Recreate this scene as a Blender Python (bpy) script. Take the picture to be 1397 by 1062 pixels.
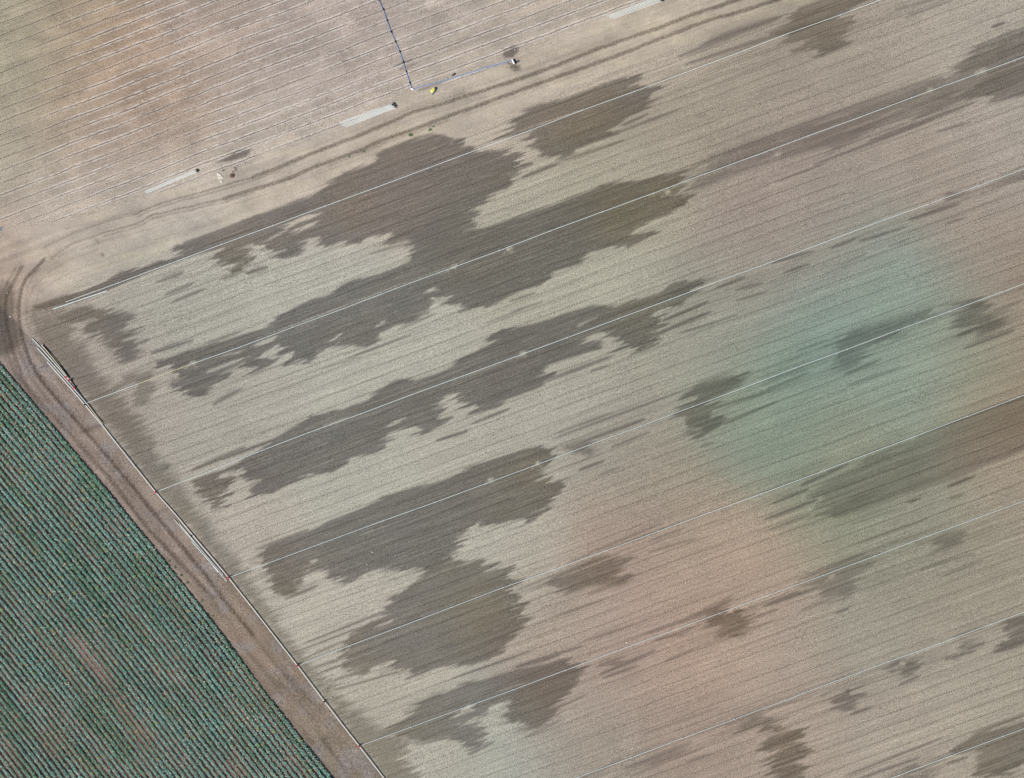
import bpy, math, random
import numpy as np
from mathutils import Vector

for o in list(bpy.data.objects): bpy.data.objects.remove(o)
S = bpy.context.scene
COL = S.collection
PX = 0.12                       # metres per photograph pixel
def W(px, py, z=0.0): return Vector(((px-698.5)*PX, (531-py)*PX, z))

# ------------------------------------------------------------------ camera
CH = 200.0
cam = bpy.data.cameras.new('camera'); co = bpy.data.objects.new('camera', cam); COL.objects.link(co)
co.location = (0, 0, CH); co.rotation_euler = (0, 0, 0)
cam.sensor_fit = 'HORIZONTAL'; cam.sensor_width = 36.0
cam.lens = 36.0*CH/(1397*PX)
cam.clip_start = 1.0; cam.clip_end = 8000
S.camera = co
# ------------------------------------------------------------------ light
EL, AZ = math.radians(48), math.radians(216)      # sun elevation; AZ = direction towards the sun (from +X, counter-clockwise)
sd = Vector((math.cos(EL)*math.cos(AZ), math.cos(EL)*math.sin(AZ), math.sin(EL)))
w = bpy.data.worlds.new('World'); S.world = w; w.use_nodes = True
wn = w.node_tree.nodes; wl = w.node_tree.links
sky = wn.new('ShaderNodeTexSky'); sky.sky_type = 'NISHITA'; sky.sun_disc = False
sky.sun_elevation = EL; sky.sun_rotation = math.pi/2 - AZ
wl.new(sky.outputs[0], wn['Background'].inputs[0]); wn['Background'].inputs[1].default_value = 0.07
sl = bpy.data.lights.new('sun', 'SUN'); so = bpy.data.objects.new('sun', sl); COL.objects.link(so)
sl.energy = 4.2; sl.angle = math.radians(0.5); sl.color = (1.0, 0.965, 0.91)
so.rotation_euler = sd.to_track_quat('Z', 'Y').to_euler()
vs = S.view_settings; vs.view_transform = 'Standard'; vs.look = 'None'; vs.exposure = 0.30; vs.gamma = 1.0
GAIN = 0.68                     # display-linear soil colour -> albedo

# ------------------------------------------------------------------ numpy helpers
def srgb(c):
    c = np.asarray(c, float)/255.0
    return np.where(c <= .04045, c/12.92, ((c+.055)/1.055)**2.4)
def h2(ix, iy, seed):
    n = (ix.astype(np.int64)*374761393 + iy.astype(np.int64)*668265263 + seed*974634721) & 0x7fffffff
    n = ((n ^ (n >> 13))*1274126177) & 0x7fffffff
    n = (n ^ (n >> 16)) & 0xffffff
    return n/float(0xffffff)
def vn(x, y, seed=0):
    x = np.asarray(x, float); y = np.asarray(y, float)
    ix = np.floor(x); iy = np.floor(y); fx = x-ix; fy = y-iy
    fx = fx*fx*(3-2*fx); fy = fy*fy*(3-2*fy)
    a = h2(ix, iy, seed); b = h2(ix+1, iy, seed); c = h2(ix, iy+1, seed); d = h2(ix+1, iy+1, seed)
    return (a*(1-fx)+b*fx)*(1-fy) + (c*(1-fx)+d*fx)*fy
def sstep(a, b, x):
    t = np.clip((x-a)/(b-a), 0, 1); return t*t*(3-2*t)

# ------------------------------------------------------------------ photo-space maps (photograph pixels, one lattice cell = 1 px)
X0, Y0, X1, Y1 = -260, -200, 1660, 1260
GX, GY = np.meshgrid(np.arange(X0, X1), np.arange(Y0, Y1))
wet = np.zeros(GX.shape); fine = np.zeros(GX.shape); dryl = np.zeros(GX.shape); tyre = np.zeros(GX.shape)

def box(pts, pad):
    xs = [p[0] for p in pts]; ys = [p[1] for p in pts]
    a = max(X0, int(min(xs)-pad)); b = min(X1, int(max(xs)+pad)); c = max(Y0, int(min(ys)-pad)); d = min(Y1, int(max(ys)+pad))
    return slice(c-Y0, d-Y0), slice(a-X0, b-X0)
def segd(x, y, p, q):
    dx, dy = q[0]-p[0], q[1]-p[1]; L = dx*dx+dy*dy+1e-9
    t = np.clip(((x-p[0])*dx+(y-p[1])*dy)/L, 0, 1)
    return np.hypot(x-p[0]-t*dx, y-p[1]-t*dy), t
def poly_sd(x, y, pts):
    d = np.full(x.shape, 1e9); ins = np.zeros(x.shape, bool)
    n = len(pts)
    for i in range(n):
        p, q = pts[i], pts[(i+1) % n]
        d = np.minimum(d, segd(x, y, p, q)[0])
        if p[1] != q[1]:
            c = ((p[1] > y) != (q[1] > y)) & (x < (q[0]-p[0])*(y-p[1])/(q[1]-p[1])+p[0])
            ins ^= c
    return np.where(ins, d, -d)
def wetpoly(k, soft, pts):
    s = box(pts, soft*2+4)
    sdv = poly_sd(GX[s].astype(float), GY[s].astype(float), pts)
    wet[s] = np.maximum(wet[s], min(1 if k >= .9 else .92, k*(1.38 if k < .9 else 1.0))*sstep(-soft, soft, sdv))
def stroke(arr, x0, y0, x1, y1, wd, k):
    s = box([(x0, y0), (x1, y1)], wd*4+4)
    d, t = segd(GX[s].astype(float), GY[s].astype(float), (x0, y0), (x1, y1))
    wloc = wd*(0.25+0.75*np.sqrt(np.clip(4*t*(1-t), 0, 1)))
    arr[s] = np.maximum(arr[s], k*np.exp(-(d/wloc)**2))
def pline(arr, pts, wd, k):
    for i in range(len(pts)-1):
        s = box(pts[i:i+2], wd*3+4)
        d, t = segd(GX[s].astype(float), GY[s].astype(float), pts[i], pts[i+1])
        arr[s] = np.maximum(arr[s], k*(1-sstep(wd*0.75, wd*1.35, d)))
def P(s): 
    v = [float(a) for a in s.replace(',', ' ').split()]
    return list(zip(v[::2], v[1::2]))

wetpoly(1, 2, P('43,418 95,400 118,396 140,385 155,376 163,370 185,369 220,354 238,352 262,344 240,338 263,326 300,313 350,293 375,286 405,273 430,266 445,256 455,246 470,238 480,230 500,227 515,220 513,211 525,203 540,198 558,190 570,185 590,182 606,183 616,188 631,193 641,201 665,207 690,205 705,215 716,232 703,243 692,258 668,266 655,285 645,303 640,322 600,340 568,341 555,327 540,332 535,324 510,322 498,326 490,334 470,337 458,335 443,332 435,324 423,325 410,331 413,341 403,351 383,355 375,349 370,341 362,331 345,335 340,350 330,375 318,372 308,366 295,362 285,352 300,340 262,350 200,374 110,412 50,424'))
wetpoly(.95, 3, P('690,172 700,160 715,150 730,143 750,138 775,133 800,123 825,113 850,108 868,105 885,115 900,122 898,135 875,150 850,172 840,185 820,192 788,203 780,213 765,220 750,215 738,208 725,200 718,193 728,180 705,186 680,190'))
wetpoly(1, 2, P('210,488 225,490 255,479 290,468 320,460 350,450 365,447 380,441 378,434 388,426 403,419 418,411 450,402 468,394 475,385 490,379 513,376 525,371 545,364 563,354 568,341 600,328 640,314 650,311 675,308 700,297 725,288 750,281 780,268 813,258 825,250 840,248 875,245 908,238 938,232 935,262 948,268 933,279 913,294 890,301 883,311 880,326 865,334 850,342 833,336 818,339 808,349 795,359 775,365 760,369 745,379 735,391 718,396 700,401 678,415 660,422 645,422 630,417 620,412 600,407 590,404 586,410 590,422 580,432 565,440 555,440 535,446 523,458 510,470 498,475 480,467 463,470 448,472 443,480 433,488 423,497 400,492 388,488 378,470 366,476 362,500 345,511 332,505 322,490 308,496 300,518 285,538 268,545 250,535 235,515 228,503'))
wetpoly(1, 2, P('262,655 300,643 330,628 360,610 380,597 395,587 413,577 425,567 443,563 465,560 480,553 500,547 515,536 540,517 563,514 575,516 600,508 620,499 633,487 663,474 668,464 690,446 708,446 730,441 760,431 795,421 815,414 830,416 850,416 875,409 900,396 918,386 938,386 963,379 955,395 940,408 905,430 895,452 898,466 875,481 855,474 845,464 838,456 825,458 822,476 785,486 755,496 750,506 738,529 700,542 673,559 645,565 636,556 622,545 603,540 605,555 610,577 595,587 580,592 563,586 545,592 530,600 528,610 510,620 490,622 473,627 463,640 448,648 425,650 408,655 395,662 370,675 350,675 340,668 333,652 320,650 310,670 313,690 300,697 288,688 278,672'))
wetpoly(1, 2, P('357,765 355,750 365,745 388,735 420,725 445,712 465,705 490,695 510,682 530,676 550,670 575,665 600,657 635,642 650,632 678,625 700,618 715,613 738,607 750,615 757,625 750,642 758,655 765,667 755,685 738,702 730,710 720,716 708,710 690,714 668,719 660,712 643,717 638,732 630,745 615,764 590,778 573,780 555,776 543,777 525,775 505,780 490,788 475,798 460,790 445,776 425,780 415,790 415,801 405,811 388,812 375,803 370,795 362,780'))
wetpoly(.95, 2, P('575,784 600,766 615,759 638,763 663,767 683,778 700,790 710,801 717,811 720,826 715,851 702,871 683,886 673,899 650,906 635,912 615,909 590,914 565,919 550,915 535,916 515,912 500,920 490,924 473,914 475,896 473,879 475,869 490,859 510,849 520,834 525,829 535,821 540,811 565,796'))
wetpoly(.9, 2.5, P('525,998 540,986 558,974 568,959 590,949 615,944 630,931 650,928 680,922 700,914 725,909 763,900 790,905 795,929 783,939 757,976 742,991 730,994 715,989 700,981 685,975 700,968 690,962 665,972 655,985 660,1004 663,1016 653,1024 638,1019 625,1014 620,1004 590,1009 570,1014 545,1009 543,1001 524,1006'))
# damp strip beside the main pipe
wetpoly(.56, 9, P('52,425 90,436 108,462 130,496 166,538 196,582 216,618 246,658 276,700 308,745 342,788 370,832 392,866 416,892 452,934 486,968 514,985 545,1012 575,1062 655,1170 600,1180 525,1062 490,1017 406,908 313,787 215,670 122,548 50,465'))
wetpoly(.42, 8, P('38,420 60,412 95,412 90,440 75,470 60,465 42,440'))
wetpoly(.7, 4, P('83,429 113,416 140,419 175,429 180,441 190,464 198,486 173,496 160,479 135,471 125,451 115,439 83,444'))
wetpoly(.5, 5, P('175,510 200,500 215,530 205,555 185,550'))
# right half of the field
wetpoly(.9, 3, P('1047,45 1072,35 1085,20 1092,10 1112,3 1130,-4 1200,-30 1240,-30 1185,-2 1165,15 1180,25 1170,38 1157,52 1162,60 1130,75 1117,75 1095,68 1100,58 1070,60 1085,50'))
wetpoly(.8, 3, P('1270,137 1287,115 1310,98 1300,92 1323,80 1335,62 1345,55 1368,48 1380,40 1450,20 1490,60 1450,110 1410,126 1380,133 1360,137 1330,133 1297,138'))
wetpoly(.52, 7, P('950,225 1000,200 1047,183 1120,160 1200,130 1290,100 1330,110 1290,150 1220,165 1150,200 1060,215 1000,240 950,262'))
wetpoly(.6, 4, P('1277,270 1290,262 1300,268 1292,280 1280,281'))
wetpoly(.5, 5, P('1337,257 1365,243 1420,225 1440,232 1397,244 1370,252'))
wetpoly(.78, 4, P('923,575 930,560 928,544 940,532 955,522 980,513 1013,507 1020,515 1005,530 975,545 978,560 988,580 971,592 953,600 935,590'))
wetpoly(.55, 6, P('1137,461 1165,449 1197,441 1242,426 1262,420 1267,434 1232,449 1222,466 1197,468 1167,504 1147,506 1142,484'))
wetpoly(.6, 6, P('1290,413 1310,408 1330,411 1347,426 1375,441 1347,459 1325,461 1297,436'))
wetpoly(.50, 4, P('1110,672 1120,660 1147,645 1187,622 1227,605 1272,592 1310,572 1347,555 1373,547 1397,537 1450,515 1460,590 1397,615 1368,627 1337,640 1312,652 1272,665 1222,682 1187,695 1152,705 1130,711 1130,702 1112,697 1120,687'))
wetpoly(.6, 5, P('748,800 758,785 783,772 820,757 848,753 858,768 850,780 862,795 840,802 805,800 775,812'))
wetpoly(.68, 5, P('966,849 981,821 996,811 1016,839 1026,851 1016,866 1003,874 978,866'))
wetpoly(.5, 4, P('813,907 840,895 860,893 850,905 835,912'))
wetpoly(.35, 5, P('905,872 930,858 952,856 930,872'))
wetpoly(.65, 4, P('1137,955 1150,945 1165,935 1180,942 1190,950 1178,960 1165,970 1150,968'))
wetpoly(.62, 4, P('1215,908 1230,895 1245,893 1250,903 1258,908 1245,925 1225,925 1220,915'))
wetpoly(.5, 4, P('1297,885 1310,875 1330,880 1325,892 1310,900'))
wetpoly(.62, 4, P('1363,854 1373,844 1430,830 1440,860 1397,881 1383,886 1365,874'))
wetpoly(.82, 3, P('1308,1017 1330,1001 1348,999 1370,994 1397,984 1450,965 1460,1020 1397,1046 1373,1049 1350,1075 1330,1046 1315,1034'))
wetpoly(.75, 3, P('1015,980 1040,975 1065,985 1085,1000 1100,1020 1108,1050 1104,1075 1055,1070 1060,1045 1045,1030 1040,1015 1048,1000 1025,990'))
wetpoly(.6, 4, P('1237,1050 1255,1037 1265,1040 1262,1070 1232,1066'))
wetpoly(.5, 6, P('1095,798 1125,780 1160,765 1200,755 1180,775 1165,800 1150,825 1130,815'))
wetpoly(.5, 6, P('1265,737 1287,727 1312,727 1317,740 1297,752 1272,755'))
wetpoly(.42, 5, P('1115,182 1145,178 1155,195 1140,210 1125,205'))
wetpoly(.55, 5, P('765,610 800,597 810,610 815,620 800,625 788,617'))
wetpoly(.5, 5, P('990,989 1010,975 1045,972 1050,985 1030,995 1010,998'))
wetpoly(.4, 5, P('870,1040 905,1022 940,1012 920,1035 890,1048'))
# corner of the track
wetpoly(.6, 7, P('-60,400 0,398 12,385 22,400 20,430 28,470 10,485 -30,478 -90,470'))
# damp spots in the upper field
wetpoly(.85, 1, P('293,222 311,214 323,205 346,203 337,213 323,218 308,221'))
wetpoly(.9, 1, P('686,68 694,65 703,62 710,65 706,72 701,78 690,79 687,75'))
wetpoly(.55, 2, P('695,88 702,86 712,94 706,98 699,97'))
wetpoly(.8, .8, P('538,89 551,83 563,80 562,83 551,87 540,90'))
stroke(wet, 543, 96, 566, 88, 1.6, .6); stroke(wet, 570, 124, 603, 114, 2.2, .75)
for a in [(225,402,262,388,2.5,.5),(232,413,275,396,2,.5),(215,385,250,372,3,.45),(340,372,372,362,3,.6),(300,382,335,370,2,.5),
          (285,512,330,495,3,.6),(285,555,330,530,3,.45),(110,590,140,580,3,.4),(170,478,205,462,3,.4),(60,500,110,484,2,.35),
          (388,818,440,797,2,.6),(410,880,545,826,1.3,.65),(412,886,500,853,1.2,.5),(410,900,470,875,1.3,.6),(418,914,470,897,1.5,.55),
          (425,922,478,903,1.3,.6),(432,937,520,905,1.3,.6),(455,942,560,912,1.6,.6),(545,930,600,908,2,.6),(565,1018,640,1000,1.6,.55),
          (617,926,720,890,1.6,.5),(700,912,800,880,1.6,.45),(640,1030,680,1010,2,.5),(720,1005,760,985,2,.4),
          (505,347,560,330,1.5,.5),(480,487,560,457,1.6,.5),(440,503,490,488,1.3,.4),(545,450,600,425,1.4,.45),(655,444,720,420,1.3,.4),
          (700,425,745,410,1.5,.5),(700,410,735,398,1.5,.5),(590,603,640,588,2.2,.6),(640,580,700,556,2,.6),(745,520,830,488,2.5,.55),
          (810,505,835,497,1.5,.45),(860,484,895,470,2,.7),(890,458,970,425,2.5,.6),(900,440,965,412,2.5,.6),(925,455,968,442,1.5,.45),
          (940,452,1010,428,1.5,.4),(983,391,1022,376,2.5,.5),(1000,398,1040,386,2,.5),(1005,410,1042,400,1.5,.5),(1060,357,1105,344,3,.45),
          (1070,372,1105,360,2,.5),(1130,340,1170,325,2,.45),(1145,362,1185,346,1.5,.4),(1170,330,1235,310,2,.5),(1215,336,1240,326,1.5,.4),
          (1240,300,1310,278,2.5,.45),(1285,308,1312,298,1.5,.45),(850,172,885,155,2,.5),(845,180,925,150,1.5,.5),(760,222,850,192,2,.45),
          (705,245,755,225,2.5,.55),(870,128,900,120,2,.6),(655,320,700,300,3,.7),(700,235,735,220,2,.5),
          (960,60,1060,25,5,.5),(920,80,1010,45,4,.4),(935,88,1100,35,3,.45),(1040,225,1300,140,1.6,.4),(1110,225,1270,165,2,.5),
          (1180,195,1330,140,2.5,.5),(1280,180,1320,168,1.5,.5),(1240,165,1345,122,2.5,.5),(1055,250,1120,225,1.5,.4),(1220,15,1285,-5,3,.4),
          (1240,22,1300,0,2,.35),(1355,36,1375,30,2,.6),(755,593,830,565,2,.3),(750,601,940,530,1.6,.5),(795,603,880,572,2.5,.55),(795,640,832,626,2,.55),
          (820,648,850,636,1.5,.4),(830,612,885,590,2,.45),(960,608,978,602,1.5,.4),(965,560,1045,535,2.2,.5),(985,580,1060,548,2,.45),(1020,545,1100,510,2.5,.4),
          (770,770,900,715,2,.35),(700,808,780,775,2,.35),(835,748,905,722,2,.3),(890,738,935,722,3,.35),(880,755,950,735,2,.3),(800,812,865,790,2,.35),
          (760,840,830,815,2,.3),(1090,478,1135,462,2,.3),(1150,512,1200,492,2.5,.5),(1160,525,1230,500,2,.35),(1320,474,1390,448,2.5,.5),
          (1290,452,1397,410,2,.3),(1140,470,1190,452,3,.5),(1180,460,1250,436,4,.5),(1130,500,1180,480,2,.4),(1047,690,1110,665,2,.5),(1047,708,1120,680,2.2,.55),
          (1047,724,1110,700,1.8,.4),(1290,665,1325,652,2,.7),(1232,688,1250,682,1.6,.6),(1300,680,1320,672,1.5,.4),(1160,716,1240,690,1.5,.3),
          (1100,660,1160,632,3,.5),(1250,598,1380,545,3,.45),(1160,745,1260,710,2,.3),(1095,790,1180,755,2,.45),(1250,780,1330,755,2,.35),(1290,785,1340,765,2,.3),
          (1040,828,1120,800,3,.5),(1047,825,1095,805,2,.5),(1145,835,1165,828,1.6,.5),(1100,830,1140,815,2,.35),(960,880,1060,845,2,.35),(1010,850,1060,832,2,.4),
          (930,848,1000,818,3,.4),(880,865,990,828,2,.4),(820,920,900,885,2.5,.45),(825,925,870,908,2,.5),(900,905,960,880,2,.35),(890,875,935,862,2,.4),
          (795,875,870,850,2,.25),(700,912,760,895,3,.5),(750,930,800,910,2,.5),(765,965,800,948,1.6,.45),(700,1000,760,975,1.5,.4),
          (850,1050,920,1025,3,.45),(860,1060,960,1020,2,.35),(935,1040,970,1028,1.5,.35),(780,1068,850,1035,2,.35),(870,1005,980,965,2,.3),
          (990,990,1050,970,2,.4),(1005,1000,1045,985,2,.5),(1047,968,1110,950,2,.4),(1130,955,1180,935,2,.4),(1160,975,1190,965,2,.55),(1225,935,1255,922,2,.55),
          (1290,900,1330,888,2,.55),(1300,870,1345,855,2,.45),(1150,1060,1290,1005,1.8,.5),(1165,1065,1250,1035,2,.45),(1330,1000,1400,975,1.5,.5),
          (1290,1042,1325,1032,2,.5),(1330,1000,1395,978,2,.35),(1120,950,1160,930,2,.35),(205,483,262,465,3,.5),(120,545,210,505,3,.4),(280,470,330,452,2,.4),
          (215,700,260,682,1.5,.25),(265,640,330,612,3,.55),(300,628,400,590,2.2,.6),(350,750,420,723,2,.55),(320,800,372,778,2,.3),(500,700,545,677,1.5,.4),
          (480,712,560,672,1.2,.35),(640,955,720,925,1.6,.5),(520,975,610,940,1.2,.3),(310,330,350,312,3,.6),(262,346,345,315,4,.7),(395,300,430,285,3,.5)]:
    stroke(fine, a[0], a[1], a[2], a[3], a[4]*1.15, min(1, a[5]*1.6+.05))
def dry(x0, y0, x1, y1, wd, k=1.0):
    t = np.zeros(GX.shape) if False else None
    s = box([(x0, y0), (x1, y1)], wd*4+4)
    d, tt = segd(GX[s].astype(float), GY[s].astype(float), (x0, y0), (x1, y1))
    wl_ = wd*(0.3+0.7*np.sqrt(np.clip(4*tt*(1-tt), 0, 1)))
    wet[s] *= 1-k*(1-sstep(wl_*.7, wl_*1.25, d))
for a in [(388,310,428,294,4),(405,315,425,308,3),(555,790,570,783,1),(352,470,385,458,3,.9),(350,488,390,474,4),(300,650,338,642,4),(318,668,345,660,5),(405,655,412,650,2),
          (420,770,432,764,3),(450,578,468,572,1,.6),(530,580,550,573,3),(532,594,560,584,4),(603,545,628,540,4),(605,560,640,555,5),(582,398,602,392,3),
          (523,440,535,436,3,.8),(445,465,462,460,3),(640,722,662,715,5),(508,915,532,906,5),(625,975,645,965,4),(660,970,690,962,4),(640,985,655,980,4),
          (800,463,835,452,4),(885,432,910,424,4),(895,443,910,440,4),(700,245,720,238,2),(290,505,310,498,3,.7),(256,500,264,497,3,.6),(310,485,330,478,2.5,.7),
          (430,410,450,400,1,.5),(150,430,170,425,2,.4),(105,445,125,438,3,.6),(240,520,255,515,2,.5),(690,940,720,930,2,.4),(1110,665,1135,655,3,.3),
          (1300,130,1330,120,3,.4),(1338,97,1350,92,2.5,.8),(1255,110,1310,92,3,.4),(370,325,385,318,3,.7),(330,340,348,334,3,.6),(520,855,535,846,2,.8),
          (425,778,432,774,2,.9),(775,450,800,440,2,.6),(500,728,530,716,1,.4)]:
    dry(*a)
# pale scrape lines left beside the pipes
for a in [(700,181,795,150,1,.8),(700,300,800,263,.9,.6),(880,102,955,77,1.2,.8),(870,118,890,114,1.3,.6),(620,361,640,352,1,.7),(350,462,640,353,.9,.7),
          (885,268,1000,226,1.0,.6),(1110,172,1165,153,1.2,.5),(760,790,960,712,1.0,.9),(960,712,1050,676,1,.7),(830,1052,940,1010,.9,.7),
          (400,880,460,857,1.0,1),(412,897,430,889,1.1,1),(430,906,452,896,1.3,1),(437,942,470,915,.7,.8),(430,905,640,830,.7,.4),(500,820,700,745,.6,.4),(380,600,640,500,.7,.4),
          (1205,158,1230,148,1.2,.7),(1150,180,1240,148,.8,.5),(1035,1010,1075,995,.8,.8),(1045,1030,1100,1010,.8,.6),(1055,1050,1108,1035,.8,.6),
          (560,195,600,180,.8,.5),(620,520,700,490,.7,.5),(650,300,720,274,.7,.4),(60,62,210,18,1.8,.9),(90,77,112,72,4,.7),(55,118,75,126,5,.6),
          (100,68,125,58,5,.7),(60,70,90,60,5,.5),(232,9,255,2,9,1),(286,50,302,58,7,1),(275,52,290,60,6,.6),(105,196,135,194,9,.7),(165,166,190,165,8,.6),(50,120,78,128,7,.8),(480,70,500,62,7,.5),(620,80,650,68,8,.5),
          (296,238,302,248,4,1.0),(213,263,216,266,2,.6),(105,342,125,335,7,.6),(50,388,70,380,6,.6),(505,185,520,178,6,.35),(470,185,480,180,6,.35),
          (205,430,215,436,3,.0),(600,122,606,127,1.3,.8),(592,132,598,136,1.2,.8),(664,150,668,170,1.2,.7),(655,160,690,158,1.2,.5),(670,165,690,152,.9,.6),
          (440,1020,448,1032,4,.6),(447,1035,456,1042,4,.7),(355,890,360,895,4,.5),(640,190,650,187,1,.3),(1010,820,1016,838,1.2,.3)]:
    stroke(dryl, *a)
for x, y in [(262,495),(618,363),(694,340),(910,262),(1340,97),(1268,123),(1122,642),(996,833),(922,858),(712,482),(1134,786),(637,965),(1230,905),(668,655),(733,632),(1060,210)]:
    stroke(dryl, x-3, y+2, x+5, y-1, 3.2, 1.0); stroke(dryl, x-8, y+8, x-2, y+1, 1.0, .6); stroke(dryl, x+1, y+1, x+7, y+6, .9, .5)
# tyre tracks
TA = P('185,292 219,278 248,269 271,264 311,252 345,242 380,229 410,216 450,200 490,185 525,170 563,153 600,143 638,130 700,111 750,93 813,68 863,50 900,38 938,22 975,10 1040,-12 1200,-70')
TB = P('140,318 185,306 208,294 237,287 265,281 306,271 345,259 385,247 425,230 450,220 490,206 525,190 575,173 613,158 650,145 700,127 775,100 825,83 863,68 913,48 975,25 1013,15 1060,0 1200,-50')
for T in (TA, TB):
    pline(tyre, T[:6], 1.3, .8); pline(tyre, [(x+2, y+4) for x, y in T[:7]], 1.0, .7)
    pline(tyre, T[5:], 2.5, 1.0)
pline(tyre, [(x-2, y-5) for x, y in TA[10:14]], 1.0, .6)
pline(tyre, [(x, y+5) for x, y in TB[9:14]], 1.1, .6)
TC = P('60,355 47,369 36,380 29,394 26,416 26,437 29,456 35,475 41,492 50,509 63,528 93,562 118,590 140,615 165,645 190,675 220,712 245,742 266,768 281,785 300,812 323,840 345,866')
TD = P('30,364 24,374 16,390 9,404 7,423 10,450 16,473 23,499 36,525 58,553 100,597 125,625 150,652 175,687 198,717 225,745 245,767 262,786 290,815')
pline(tyre, P('60,338 100,318 145,302 185,292'), 1.3, .4); pline(tyre, P('70,352 100,332 140,318'), 1.5, .55); pline(tyre, P('90,312 140,300 219,280'), .9, .35); pline(tyre, P('110,340 170,322 240,302 300,286 360,266'), .9, .35)
pline(tyre, TC, 2.4, 1.0); pline(tyre, TD, 2.6, .8)
pline(tyre, [(x-8, y+1) for x, y in TD[:9]], 1.5, .5); pline(tyre, [(x+9, y-3) for x, y in TC[1:5]], 1.0, .4)
pline(tyre, [(x-7, y+5) for x, y in TC[9:18]], 1.2, .4); pline(tyre, [(x-8, y+7) for x, y in TD[8:17]], 1.3, .4)
pline(tyre, P('375,918 388,936 405,955 420,972 432,985'), 1.0, .7); pline(tyre, P('392,922 410,942 428,962'), 1.0, .7)
pline(tyre, P('440,1010 455,1030 470,1050 490,1075'), 2.2, .5); pline(tyre, P('250,845 300,900 350,950 400,1010 440,1062'), 1.0, .25)

pline(tyre, P('30,470 24,445 24,415 30,392 42,372 62,352 95,335'), 1.6, .35)
pline(tyre, P('45,462 36,440 36,415 46,392 66,372 95,355 140,338'), 1.2, .28)
pline(tyre, P('52,450 46,425 52,402 72,385 100,370 150,352'), 1.0, .25)
pline(tyre, P('3,380 0,410 2,440 8,470 20,505 45,545 80,590'), 1.8, .45)
pline(tyre, P('15,395 18,430 22,462 30,490 46,520 70,556'), 1.3, .4)
pline(tyre, P('70,600 110,650 150,702 190,752 240,812'), 1.1, .30); pline(tyre, P('85,570 130,626 170,676 215,735 262,792 310,846'), 1.0, .25)
pline(tyre, P('270,800 300,840 335,885 375,935 415,985'), 1.2, .30); pline(tyre, P('345,866 375,905 410,950 450,1000 485,1050 520,1100'), 1.6, .35)
for dd in (-9, 10, 15):
    pline(tyre, [(x, y+dd) for x, y in TA[5:]], .8, .28)
pline(tyre, [(x, y+11) for x, y in TB[2:11]], .8, .30); pline(tyre, [(x, y+7) for x, y in TB[8:]], .8, .25)
def midl(A, o): return [(x, y+o) for x, y in A]
for i in range(7, len(TB)-1):
    stroke(dryl, TB[i][0]-25, TB[i][1]-9+9, TB[i+1][0]+10, TB[i+1][1]-9, 4.5, .30)
    stroke(dryl, TB[i][0]-10, TB[i][1]+9, TB[i+1][0]+10, TB[i+1][1]+8, 4.0, .42)
for a in [(110,340,170,320,2,.3),(60,360,120,330,1.5,.3),(150,350,260,318,1.2,.3),(90,380,200,345,1.2,.3),(200,330,320,297,1.0,.3),(70,300,160,285,1.5,.25),(130,325,135,332,2,.7),(138,345,142,350,2.4,.9)]:
    stroke(tyre, *a)
def samp(arr, px, py):
    x = np.clip(px-X0, 0, arr.shape[1]-2.001); y = np.clip(py-Y0, 0, arr.shape[0]-2.001)
    ix = x.astype(int); iy = y.astype(int); fx = x-ix; fy = y-iy
    return (arr[iy, ix]*(1-fx)+arr[iy, ix+1]*fx)*(1-fy)+(arr[iy+1, ix]*(1-fx)+arr[iy+1, ix+1]*fx)*fy

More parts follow.
